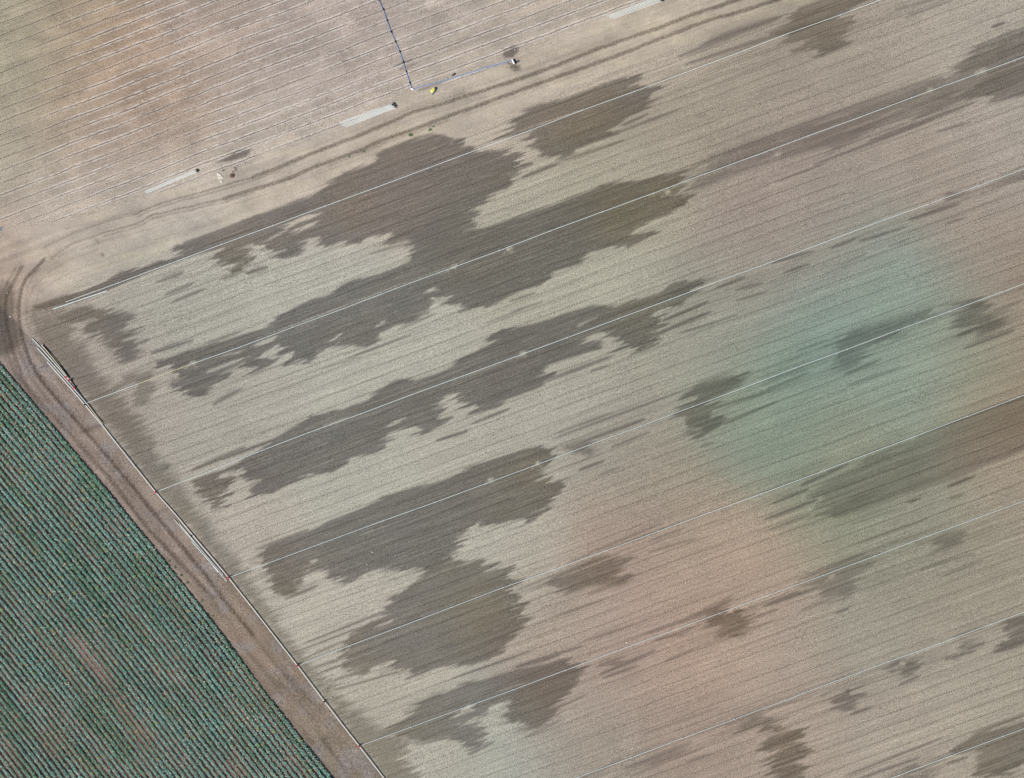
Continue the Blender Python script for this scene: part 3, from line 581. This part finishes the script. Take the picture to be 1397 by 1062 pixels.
def along(pts, step):
    out = [Vector(pts[0])]; acc = 0.
    for i in range(len(pts)-1):
        a = Vector(pts[i]); b = Vector(pts[i+1]); L = (b-a).length; t = step-acc
        while t <= L: out.append(a+(b-a)*(t/L)); t += step
        acc = (acc+L) % step
    return out
LLAB = ['white sprinkler pipeline nearest the headland, crossing the largest dark wet patches',
        'second sprinkler pipeline from the headland, cream coloured for a short stretch near its left end',
        'third sprinkler pipeline from the headland, joined to the main pipe by a red valve',
        'fourth sprinkler pipeline from the headland, passing through the teal colour cast on the soil',
        'sprinkler pipeline running across the round wet patch in the lower middle of the field',
        'sprinkler pipeline leaving the lowest red valve on the main pipe',
        'sprinkler pipeline entering at the bottom edge and crossing the orange colour cast on the soil',
        'short stretch of sprinkler pipeline across the bottom right corner of the field']
for i, L in enumerate(LAT):
    pts = [W(a, b, .10) for a, b in L]
    jp = along(pts, SEC)
    if (jp[-1]-pts[-1]).length > 1: jp.append(pts[-1])
    # keep the small sideways play real pipe strings have
    for k in range(1, len(jp)-1): jp[k] = jp[k]+Vector((rnd.uniform(-.05, .05), rnd.uniform(-.07, .07), 0))
    root = thing('sprinkler_pipeline', LLAB[i], 'irrigation pipe', (jp[0].x, jp[0].y, 0), 0, 'sprinkler pipelines across the field')
    o0 = Vector((jp[0].x, jp[0].y, 0))
    for k in range(len(jp)-1):
        a, b = jp[k], jp[k+1]; d = b-a; an = math.atan2(d.y, d.x)
        cream = (i == 1 and k == 1)
        p = inst('pipe_section', sec_me, root, a-o0, (0, 0, an), M_cream if cream else None); p.scale = (d.length/SEC, 1, 1)
        if cream: p['label'] = 'yellowish cream pipe section'
        inst('coupler', cpl_me, root, a-o0, (0, 0, an))
        r = inst('sprinkler_riser', riser_me, root, a-o0, (rnd.uniform(-.05, .05), rnd.uniform(-.05, .05), an))
        inst('sprinkler_head', head_me, r, (0, 0, 0), (0, 0, rnd.uniform(0, 6)))

# loose pipe beside the first pipeline
def loose_pipe(p0, p1, label, group=None, mat=M_pipe, r=.062, z=.10, bow=0., name='irrigation_pipe', fit=None):
    a = W(*p0); b = W(*p1); d = b-a; n = Vector((-d.y, d.x, 0)).normalized()
    root = thing(name, label, 'irrigation pipe', (a.x, a.y, 0), 0, group)
    pts = []
    for k in range(7):
        t = k/6; pts.append(d*t + n*bow*4*t*(1-t) + Vector((0, 0, z)))
    MB().ring_tube(pts, r, 8).build('pipe_section', mat, root)
    u = d.normalized()
    MB().ring_tube([pts[-1]-u*.10, pts[-1]+u*.02, pts[-1]+u*.16], [r*1.35, r*1.45, r*1.2], 8).build('coupler', fit or M_steel, root)
    MB().ring_tube([pts[0]-u*.02, pts[0]+u*.08], [r*1.15, r*1.25], 8).build('end_ring', M_steel, root)
    return root
loose_pipe((72.5, 422), (146, 397), 'loose white pipe lying just below the left end of the first pipeline')

# ------------------------------------------------------------------ main pipe along the track
MP = P('66,495 90,522 116,552 140,580 156,600.5 184,636 213,671.7 240,702 276,745 312,788 350,836 378,872 406,908 443,957 467,988 490.3,1017.8 527,1065 575,1127 664,1262')
root = thing('main_pipe', 'long pale main supply pipe running beside the dirt track with red valves', 'irrigation pipe', W(*MP[0]), 0)
o0 = W(*MP[0])
for k in range(len(MP)-1):
    a = W(*MP[k], .17)-o0; b = W(*MP[k+1], .17)-o0
    MB().ring_tube([a, b], .080, 10).build('pipe_section', M_main, root)
    u = (b-a).normalized()
    MB().ring_tube([a-u*.14, a-u*.1, a+u*.1, a+u*.14], [.08, .11, .11, .08], 10).build('coupler', M_ring, root)
def valve(parent, c, u, s=1.):
    v = MB().ring_tube([c+Vector((0, 0, -.02)), c+Vector((0, 0, .30*s)), c+Vector((0, 0, .36*s))], [.10*s, .12*s, .07*s], 10).ring_tube([c-u*.17*s+Vector((0, 0, .05)), c+u*.17*s+Vector((0, 0, .05))], .11*s, 8).build('valve', M_red, parent)
    hw = []
    for k in range(13):
        t = 2*math.pi*k/12; hw.append(c+Vector((math.cos(t)*.16*s, math.sin(t)*.16*s, .44*s)))
    MB().ring_tube(hw, .02, 5, False).ring_tube([c+Vector((0, 0, .34*s)), c+Vector((0, 0, .45*s))], .02, 5).ring_tube([hw[0], hw[6]], .015, 5).build('hand_wheel', M_red, v)
for (a, b) in [(213, 671.7), (312, 788), (406, 908), (490.3, 1017.8), (575, 1127)]:
    valve(root, W(a, b, .17)-o0, Vector((.62, -.78, 0)))
for (a, b) in [(261.3, 731), (443, 957), (116, 552.5)]:
    c_ = W(a, b, .2)-o0
    MB().lump(c_, .17, .15, .16, 3, 8, 5, .12).ring_tube([c_, c_+Vector((0, 0, .35))], .05, 6).build('clamp', M_black, root)

# spare pipes lying at the upper end of the main pipe
g1 = 'spare pipes laid beside the main pipe'
def spare(p0, p1, label, mat, z=.10, bow=0., red=None, r=.058):
    o = loose_pipe(p0, p1, label, g1, mat, r, z, bow, 'spare_pipe')
    if red:
        for q in red:
            c_ = W(*q, z)-W(*p0); valve(o, c_, (W(*p1)-W(*p0)).normalized(), .95)
spare((44, 461.6), (92, 516.5), 'whitish spare pipe reaching farthest up the track, ending at a red valve', M_pipe, .12, .1, [(90.4, 515)])
spare((57.3, 470.6), (97, 520.5), 'cream spare pipe nearest the field in the upper pipe bundle, with a red valve', M_cream, .30, .12, [(95.7, 519)])
spare((51.3, 475), (118, 550), 'long white spare pipe between the cream pipe and the main pipe, red valve midway', M_pipe, .14, .05, [(102, 529.5)])
spare((119, 551), (140.5, 579), 'short cream spare pipe below the start of the second pipeline', M_cream, .12, 0)
spare((238, 709), (297, 779.5), 'thin white spare pipe on the track side of the lower pipe bundle', M_pipe, .10, .10, None, .045)
spare((245, 714.5), (304, 784), 'thin white spare pipe in the middle of the lower pipe bundle', M_pipe, .10, -.03, None, .045)
spare((262, 739), (309, 792), 'shorter white spare pipe touching the fourth red valve', M_pipe, .24, .05, None, .045)
def hose(pts, label, r=.06, mat=M_black, z=.08, name='hose', cat='hose', zs=None):  # builds the blue hose and also the black shade tubes
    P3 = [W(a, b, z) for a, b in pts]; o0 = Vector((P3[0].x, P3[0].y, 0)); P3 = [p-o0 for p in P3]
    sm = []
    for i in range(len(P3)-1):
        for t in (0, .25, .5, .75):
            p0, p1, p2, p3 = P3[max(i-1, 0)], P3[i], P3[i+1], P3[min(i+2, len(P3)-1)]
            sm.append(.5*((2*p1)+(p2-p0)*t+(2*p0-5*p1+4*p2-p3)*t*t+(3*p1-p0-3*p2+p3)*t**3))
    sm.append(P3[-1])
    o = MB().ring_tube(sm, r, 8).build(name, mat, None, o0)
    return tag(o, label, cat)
hose(P('59,471 66,480 74,491 84,502 90,508 95,516'), 'black tube standing in for pipe shade along the field side of the upper pipe bundle', .07)  # black tubes drawn in place of the raised pipes' shadows
hose(P('84,504 87,506 91,512'), 'short thick black tube of pipe shade at the widest point of the pipe bundle', .15)
hose(P('96,518 103,528 109,537 116,546 124,555 132,566 141.5,576.6'), 'longer black tube in place of pipe shade, running down past the start of the second pipeline', .08)

# ------------------------------------------------------------------ blue pipe with black joints
BP = P('516,-40 517,0.5 523,14 528.3,29 534,44.5 539.6,57.5 545.6,71.5 550.5,86 554.4,98.6 559.4,114 561.8,122')
root = thing('blue_pipeline', 'blue pipe with black joints coming down across the upper field to a white elbow', 'irrigation pipe', W(*BP[0]))
o0 = W(*BP[0])
for k in range(len(BP)-1):
    a = W(*BP[k], .1)-o0; b = W(*BP[k+1], .1)-o0; u = (b-a).normalized()
    MB().ring_tube([a, b], 0.046, 8).build('pipe_section', M_blue, root)
    if k > 0: MB().ring_tube([a-u*.26, a-u*.2, a+u*.08, a+u*.12], [.06, .095, .10, .06], 8).build('joint', M_black, root)
c_ = W(562.2, 122.3, .12)-o0
MB().ring_tube([c_+Vector((-.12, .12, 0)), c_, c_+Vector((.22, .02, 0))], .13, 8).build('elbow', M_white, root)
hose(P('563,122.2 580,117.2 600.8,112 618.7,106.6 640,100.3 667,91.5 685,86.6 699,82.6'), 'plain blue hose running from the white elbow to the white hydrant', .06, M_blue, .09, 'blue_hose')
# hydrant
root = thing('hydrant', 'white hydrant pipe with a dark valve and a black shade bar at the end of the blue hose', 'hydrant', W(700, 85))
MB().ring_tube([Vector((-.16, .34, .34)), Vector((.20, -.40, .34))], .115, 10).ring_tube([Vector((0, 0, 0)), Vector((0, 0, .34))], .10, 8).build('standpipe', M_white, root)
MB().ring_tube([Vector((.12, .30, .2)), Vector((.42, -.32, .2))], .10, 8).build('pipe_shade', M_black, root)  # black tube set where the raised white pipe's shadow falls
c_ = Vector((.70, .05, .15))
vv = MB().lump(c_, .2, .13, .16, 4, 8, 5, .15).build('valve', M_black, root)
MB().ring_tube([c_+Vector((-.16, 0, .2)), c_+Vector((.16, .08, .2))], .025, 6).build('handle', M_blue, vv)
# black fitting by the blue hose
root = thing('pipe_fitting', 'black two-part pipe fitting on the soil just above the blue hose', 'fitting', W(618.5, 102.6), .35)
MB().ring_tube([(-.26, -.05, .1), (.0, -.02, .1)], [.11, .13], 8).build('socket', M_black, root)
MB().lump((.17, .06, .14), .15, .17, .15, 2, 8, 5, .1).ring_tube([(.17, .06, .14), (.2, .2, .14)], .07, 8).build('flange', M_black, root)
# yellow tank on blue frame
root = thing('yellow_tank', 'small yellow plastic tank with brown cap on a teal frame beside the blue hose', 'tank', W(591, 124.6), math.radians(50))
MB().boxy((0, .05, .40), .84, .48, .42, 0, .22).build('tank_body', M_yel, root)
MB().ring_tube([(-.02, .03, .60), (-.02, .03, .68)], .09, 10).build('cap', M_brown, root)
MB().ring_tube([(-.66, -.22, .10), (-.35, -.27, .12), (.35, -.27, .12), (.45, -.20, .12)], .07, 6).ring_tube([(-.35, .2, .12), (.38, .2, .12)], .04, 6).ring_tube([(-.3, -.25, .12), (-.3, .2, .12)], .04, 6).ring_tube([(.3, -.25, .12), (.3, .2, .12)], .04, 6).build('frame', M_teal, root)
for sx in (-.32, .32):
    MB().ring_tube([(sx, -.20, 0), (sx, -.20, .2)], .03, 6).ring_tube([(sx, .22, 0), (sx, .22, .2)], .03, 6).build('leg', M_teal, root)

# ------------------------------------------------------------------ stacks of pipes
def stack(L0, L1, R0, R1, n, layers, where, seed, wr=.044):
    R = random.Random(seed); grp = 'pipes stacked '+where
    for k in range(n):
        t = k/(n-1)
        l = (L0[0]+(L1[0]-L0[0])*t, L0[1]+(L1[1]-L0[1])*t); r = (R0[0]+(R1[0]-R0[0])*t, R0[1]+(R1[1]-R0[1])*t)
        j = R.uniform(-1.5, 1.0)
        lift = .08 + (.12 if (k % 3 == 1 and layers > 1) else 0)
        o = loose_pipe((l[0]+j, l[1]-j*.37), (r[0]+j*.5, r[1]-j*.5*.37), 'white aluminium pipe in the loose stack '+where, grp, M_pipe, wr, lift, R.uniform(-.03, .03), 'irrigation_pipe', M_black)
        u = (W(*r)-W(*l)).normalized(); e = (W(*r)-W(*l))+Vector((0, 0, lift))
        MB().ring_tube([e-u*R.uniform(.2, .5), e-u*.15+Vector((0, 0, .28))], .014, 5).build('sprinkler_riser', M_black, o)
stack((198, 261.5), (199, 264.3), (268.3, 232.0), (269.4, 234.8), 3, 1, 'farthest left on the headland', 1)
stack((461.5, 168.2), (470, 174.6), (535.5, 142.6), (540.4, 147.2), 6, 1, 'in the middle, beside the tyre tracks', 2)
stack((828, 22.5), (835.5, 26.5), (899, -5), (903, 1.8), 5, 1, 'at the top edge of the photo', 3)
# spare sprinkler fittings at the stack ends
for (a, b, s, lb) in [(269.5, 233, .8, 'dark bundle of sprinkler fittings at the right end of the left pipe stack'),
                   (537.5, 143.6, 1.25, 'large dark bundle of sprinkler fittings at the right end of the middle pipe stack'),
                   (902, 1, .8, 'dark bundle of sprinkler fittings at the right end of the top pipe stack')]:
    root = thing('sprinkler_bundle', lb, 'fittings', W(a, b), -.5, 'bundles of fittings at the pipe stacks'); R = random.Random(int(a))
    for k in range(5):
        c0 = Vector((R.uniform(-.15, .15)*s, R.uniform(-.15, .15)*s, .20)); an = R.uniform(-.6, .6)
        MB().ring_tube([c0-Vector((math.cos(an), math.sin(an), 0))*.32*s, c0+Vector((math.cos(an), math.sin(an), 0))*.30*s], .035, 6).lump(c0+Vector((math.cos(an), math.sin(an), 0))*.25*s, .08, .08, .07, k, 6, 4, .2).build('sprinkler', M_black, root)

# black and white stick, mound, clods, scrap
root = thing('marker_pole', 'black and white striped pole lying on bare soil beside a small reddish mound', 'pole', W(324, 228.3), math.atan2(5.8, 11))
for k in range(8):
    MB().ring_tube([(k*.18, 0, .06), (k*.18+.18, 0, .06)], .045, 8).build('band', M_white if k % 2 == 0 else M_black, root)
def heap(cx, cy, rx, ry, h, mat, name, label, cat, seed):
    n = 16; R = random.Random(seed); v = [(0, 0, h)]; f = []
    for r in range(1, 7):
        for k in range(n):
            a = 2*math.pi*k/n; q = r/6*(1+R.uniform(-.14, .14)); v.append((rx*q*math.cos(a), ry*q*math.sin(a), h*(1-(r/6)**1.5)+R.uniform(-.03, .03) if r < 6 else -.08))
    for k in range(n): f.append((0, 1+k, 1+(k+1) % n))
    for r in range(5):
        for k in range(n):
            a = 1+r*n+k; b = 1+r*n+(k+1) % n; f.append((a, a+n, b+n, b))
    m = MB(); m.v = [Vector(q) for q in v]; m.f = f
    return tag(m.build(name, mat, None, W(cx, cy), False), label, cat)
heap(316.6, 240, .48, .42, .30, M_mound, 'soil_mound', 'small reddish brown mound of dug soil beside the tyre tracks', 'mound')if False else heap(316.6, 240, .48, .42, .30, M_mound, 'soil_mound', 'small reddish brown mound of dug soil beside the tyre tracks', 'mound', 3)
R = random.Random(9)
def clod(px_, py_, s, label, grp, mat=M_clod, nm='clod', cat='clod'):
    o = MB().lump((0, 0, s*.3), s, s*R.uniform(.6, 1), s*.6, R.randint(0, 999), 7, 4, .3).build(nm, mat, None, W(px_, py_), False)
    return tag(o, label, cat, grp)
for k in range(26):
    t = k/26; clod(316+8*t+R.uniform(-2.5, 2.5), 238-11*t+R.uniform(-2, 2), R.uniform(.05, .11), 'dark clod scattered between the reddish mound and the striped pole', 'clods by the mound')
for k in range(34):
    clod(703+R.gauss(0, 5), 91+R.gauss(0, 5.5), R.uniform(.05, .12), 'dark clod scattered on churned soil around the white hydrant', 'clods by the hydrant')
for (a, b, s, lb) in [(72.8, 339.3, .11, 'white stone on the bare headland above the left end of the first pipeline'), (78.7, 352.5, .12, 'white stone near the pale patch at the left of the headland'),
                  (10, 400.3, .12, 'white stone where the curved tyre tracks meet at the left edge'), (13.8, 432.2, .14, 'white stone between the two curved tyre tracks at the left edge'),
                  (507.7, 753.5, .16, 'pale stone on the wet patch below the fourth pipeline'), (500.5, 770, .11, 'tiny pale stone near the lower edge of the fourth wet patch'),
                  (706.6, 57.3, .12, 'white stone just above the damp spot by the hydrant'), (702.5, 68.5, .11, 'white stone lying inside the damp spot by the hydrant'),
                  (504.3, 141.4, .10, 'white stone above the middle pipe stack'), (373.5, 396.7, .10, 'white stone on dry soil between the first two pipelines'),
                  (194.5, 39, .10, 'white stone in the upper left field near the pale streak'), (195.5, 138, .13, 'bluish white stone between furrows in the upper left field'),
                  (857, 107, .10, 'reddish white pebble on the wet soil above the first pipeline'), (952, 154.5, .09, 'white pebble between the first two pipelines, right of centre'),
                  (765, 713, .10, 'white pebble on dry soil right of the fourth wet patch'), (452, 952, .11, 'white pebble beside the main pipe below the fifth pipeline'),
                  (855, 877, .13, 'white pebble touching the sixth pipeline near the middle'), (925, 175, .0, '')]:
    if s: clod(a, b, s, lb, 'pale stones lying about', M_stone, 'stone', 'stone')
for (a, b) in [(298,239),(300,241),(302,244),(303,247),(299,243),(301,238),(304,241)]:
    clod(a+R.uniform(-1, 1), b+R.uniform(-1.5, 1.5), .22, 'chalky white lump in the pale patch left of the reddish mound', 'chalky lumps', M_stone, 'chalk_lump', 'lump')
root = thing('blue_scrap', 'small crumpled blue plastic scrap at the left edge below the upper field', 'scrap', W(1.2, 311.5), .6)
MB().boxy((0, 0, .10), .42, .16, .16, 0, .3).build('sheet', M_blue, root); MB().boxy((-.16, -.22, .07), .25, .12, .1, .8, .3).build('torn_corner', M_blue, root)

# ------------------------------------------------------------------ weeds and crop
def leafmat(name):
    t = NT(name); a = t.attr('leafcol', 'Color')
    n = t.noise(t.coord(), 9, 2)
    t.l.new(t.mix(1.0, a, t.math('ADD', .75, t.math('MULTIPLY', n, .5)), 'MULTIPLY'), t.b.inputs['Base Color'])
    t.b.inputs['Roughness'].default_value = .42; t.b.inputs['Specular IOR Level'].default_value = .45
    return t.m
M_leaf = leafmat('waxy leaf')
def leaf_mesh(name, centers, size, hgt, nl, cols, rng):
    """centers (n,2), size (n,), hgt (n,), nl leaves per plant, cols (n,nl,3)"""
    n = len(centers); T = n*nl
    c = np.repeat(centers, nl, 0); s = np.repeat(size, nl); h = np.repeat(hgt, nl)
    ring = np.tile(np.arange(nl)/nl, n)                       # 0 inner/top .. 1 outer/low
    a = rng.uniform(0, 2*np.pi, T)
    r0 = s*(.05+.18*ring); Ln = s*(.50+.45*ring)*rng.uniform(.8, 1.2, T); wd = s*rng.uniform(.36, .58, T)
    el = np.radians(62-58*ring+rng.uniform(-14, 14, T))
    zb = h*(.55-.35*ring) + .02
    d = np.stack([np.cos(a), np.sin(a)], -1); nn = np.stack([-np.sin(a), np.cos(a)], -1)
    def pt(l, w_, dz):
        q = c + d*(r0+l*np.cos(el))[:, None] + nn*w_[:, None]
        return np.concatenate([q, (zb+l*np.sin(el)*.62+dz)[:, None]], 1)
    z0 = np.zeros(T)
    drop = -Ln*.18*ring
    v = np.stack([pt(z0, z0, z0), pt(Ln*.55, wd*.5, Ln*.10), pt(Ln*.55, z0, -Ln*.02), pt(Ln*.55, -wd*.5, Ln*.10), pt(Ln, z0, drop+rng.uniform(-.03, .03, T))], 1)
    base = (np.arange(T)*5)[:, None]
    f = np.concatenate([base+np.array([[0, 1, 2]]), base+np.array([[0, 2, 3]]), base+np.array([[1, 4, 2]]), base+np.array([[2, 4, 3]])], 0)
    m = bpy.data.meshes.new(name)
    v = v.reshape(-1, 3)
    m.vertices.add(len(v)); m.vertices.foreach_set('co', v.astype(np.float32).ravel())
    m.loops.add(f.size); m.loops.foreach_set('vertex_index', f.ravel().astype(np.int32))
    m.polygons.add(len(f)); m.polygons.foreach_set('loop_start', np.arange(0, f.size, 3, dtype=np.int32)); m.update(); m.validate()
    ca = m.attributes.new('leafcol', 'FLOAT_COLOR', 'POINT')
    cl = np.ones((T, 5, 4), np.float32); cl[:, :, :3] = cols.reshape(T, 1, 3)
    ca.data.foreach_set('color', cl.ravel()); m.materials.append(M_leaf)
    return m
RG = np.random.default_rng(4)
for (a, b, s, lb) in [(560.5,185,.55,'largest green weed on the upper rim of the big wet patch'),(586.8,176.8,.36,'green weed right of the largest weed, beside the tyre tracks'),(591,173,.26,'tiny weed above the pair beside the big wet patch'),
                  (496.6,206.8,.26,'small weed left of the big wet patch, under the lower tyre track'),(476.5,214,.26,'small weed farthest left beside the lower tyre track'),
                  (230.8,766,.36,'green weed at the crop edge, uppermost of a row of weeds on the track'),(239.2,773.8,.36,'green weed second from the top of the row of weeds on the track'),
                  (246.9,785,.42,'bright green weed, largest of the row of weeds on the track'),(255.7,795,.34,'green weed just below the largest weed on the track'),
                  (275.6,819.8,.34,'lone green weed on the track beside the crop'),(290.6,841,.22,'faint weed lowest on the track'),(305,233,.3,'grey green weed above the chalky lumps'),(962.6,41,.22,'tiny weed on the headland near the top, right of the pipe stacks')]:
    cols = np.array([.075, .145, .045])*RG.uniform(.6, 1.4, (6, 9, 1))
    if 'grey' in lb: cols = cols*.5+.06
    ctr = W(a, b); m = leaf_mesh('weed', RG.normal(0, s*.24, (6, 2)), np.full(6, s*.48), np.full(6, .14), 9, cols, RG)
    o = bpy.data.objects.new('weed', m); COL.objects.link(o); o.location = ctr; tag(o, lb, 'weed', 'weeds on bare soil')

# crop rows follow the (slightly bent) edge of the track
EDG = [W(*p) for p in CROP]
el_ = [0.]
for i in range(len(EDG)-1): el_.append(el_[-1]+(EDG[i+1]-EDG[i]).length)
def edge_at(s):
    s = np.asarray(s, float); xx = np.interp(s, el_, [p.x for p in EDG]); yy = np.interp(s, el_, [p.y for p in EDG]); return xx, yy
ss_ = np.arange(0, el_[-1], .2)
ex, ey = edge_at(ss_)
ker = np.ones(121)/121
def smooth(a): return np.convolve(np.pad(a, 60, mode='reflect', reflect_type='odd'), ker, 'valid')
ex, ey = smooth(ex), smooth(ey)
tx, ty_ = np.gradient(ex), np.gradient(ey); tn_ = np.hypot(tx, ty_); tx /= tn_; ty_ /= tn_
nx, ny = -(-ty_), -tx       # towards the crop (down-left)
nx, ny = ty_, -tx
RP = .845; NR = 56
ORD = lambda n: '%d%s' % (n, 'th' if 10 <= n % 100 <= 20 else {1: 'st', 2: 'nd', 3: 'rd'}.get(n % 10, 'th'))
thin_px = [(140, 905, 40, 14), (70, 880, 30, 10), (60, 1010, 40, 16), (235, 925, 30, 10), (5, 650, 30, 10), (160, 945, 50, 8), (190, 1015, 40, 10), (120, 900, 40, 7), (255, 1030, 40, 7), (90, 840, 40, 7), (70, 960, 40, 8), (25, 1030, 30, 12), (300, 960, 25, 8), (170, 830, 30, 10), (50, 545, 14, 8)]
for k in range(NR):
    off = .36 + k*RP + (.0 if k < 4 else .04) 
    rx_ = ex+nx*off; ry_ = ey+ny*off
    s_pl = np.arange(0, ss_[-1], .23); s_pl = s_pl + RG.uniform(-.07, .07, len(s_pl))
    cx_ = np.interp(s_pl, ss_, rx_); cy_ = np.interp(s_pl, ss_, ry_)
    qx = cx_/PX+698.5; qy = 531-cy_/PX
    keep = (qx > -85) & (qy < 1140) & (qx < 620)
    if keep.sum() < 3: continue
    cx_, cy_, qx, qy = cx_[keep], cy_[keep], qx[keep], qy[keep]; n = len(cx_)
    lat = RG.normal(0, .035, n)
    un = (.77, -.64)
    big = vn((qx*.62+qy*.78)/60., (qx*.78-qy*.62)/10., 101)*.75 + vn(qx/9, qy/9, 102)*.25
    size = .775 + .46*(big-.46) - .10*sstep(780, 1000, qy-.3*qx)
    for (a, b, L_, w_) in thin_px:
        al = (qx-a)*.62+(qy-b)*.78; ac = (qx-a)*.78-(qy-b)*.62
        size -= .18*np.exp(-(al/L_)**2-(ac/w_)**2)
    size = size*RG.uniform(.84, 1.16, n); size = np.clip(size, .22, .82)
    if k == 0: size = np.clip(size*1.1, .6, .85)
    ok = (size > .27) & (RG.uniform(0, 1, n) > .02)
    ctr = np.stack([cx_+lat*.8, cy_+lat*.6], -1)[ok]; sz = size[ok]*.455; n = len(ctr); qx = qx[ok]; qy = qy[ok]; big = big[ok]
    nl = 16
    basec = np.array([.075, .195, .145]); pale = np.array([.30, .52, .45]); green = np.array([.055, .165, .085]); tan = np.array([.48, .36, .24]); yel = np.array([.30, .36, .10])
    u1 = RG.uniform(0, 1, (n, nl, 1)); cols = basec*(1-u1)+pale*u1**1.5
    al_ = qx*.62+qy*.78; ac_ = qx*.78-qy*.62
    gm = (sstep(.45, .8, vn(al_/60, ac_/9, 111))*.6+.12)[:, None, None]
    cols = cols*(1-gm)+(green*(.7+.9*u1))*gm
    cols *= (.84+.30*vn(al_/50, ac_/10, 112))[:, None, None]
    pt_ = .03+.09*sstep(.45, .7, vn(al_/30, ac_/8, 113))
    dm = (RG.uniform(0, 1, (n, nl)) < pt_[:, None])[..., None]; cols = np.where(dm, tan*RG.uniform(.7, 1.3, (n, nl, 1)), cols)
    ym = (RG.uniform(0, 1, n) < .012+.02*(vn(qx/20, qy/20, 114) > .68))[:, None, None]; cols = np.where(ym, yel*RG.uniform(.6, 1.2, (n, nl, 1)), cols)
    org = np.array([ctr[0, 0], ctr[0, 1]])
    m = leaf_mesh('crop_row', ctr-org, sz, .46+.40*sz, nl, cols, RG)
    o = bpy.data.objects.new('crop_row', m); COL.objects.link(o); o.location = (org[0], org[1], -.04)
    if k == 0: lb = 'leafy blue-green crop row right at the edge of the dirt track'
    else: lb = 'leafy blue-green crop row, %s counted from the dirt track' % ORD(k+1)
    tag(o, lb, 'crop row', 'rows of leafy crop')
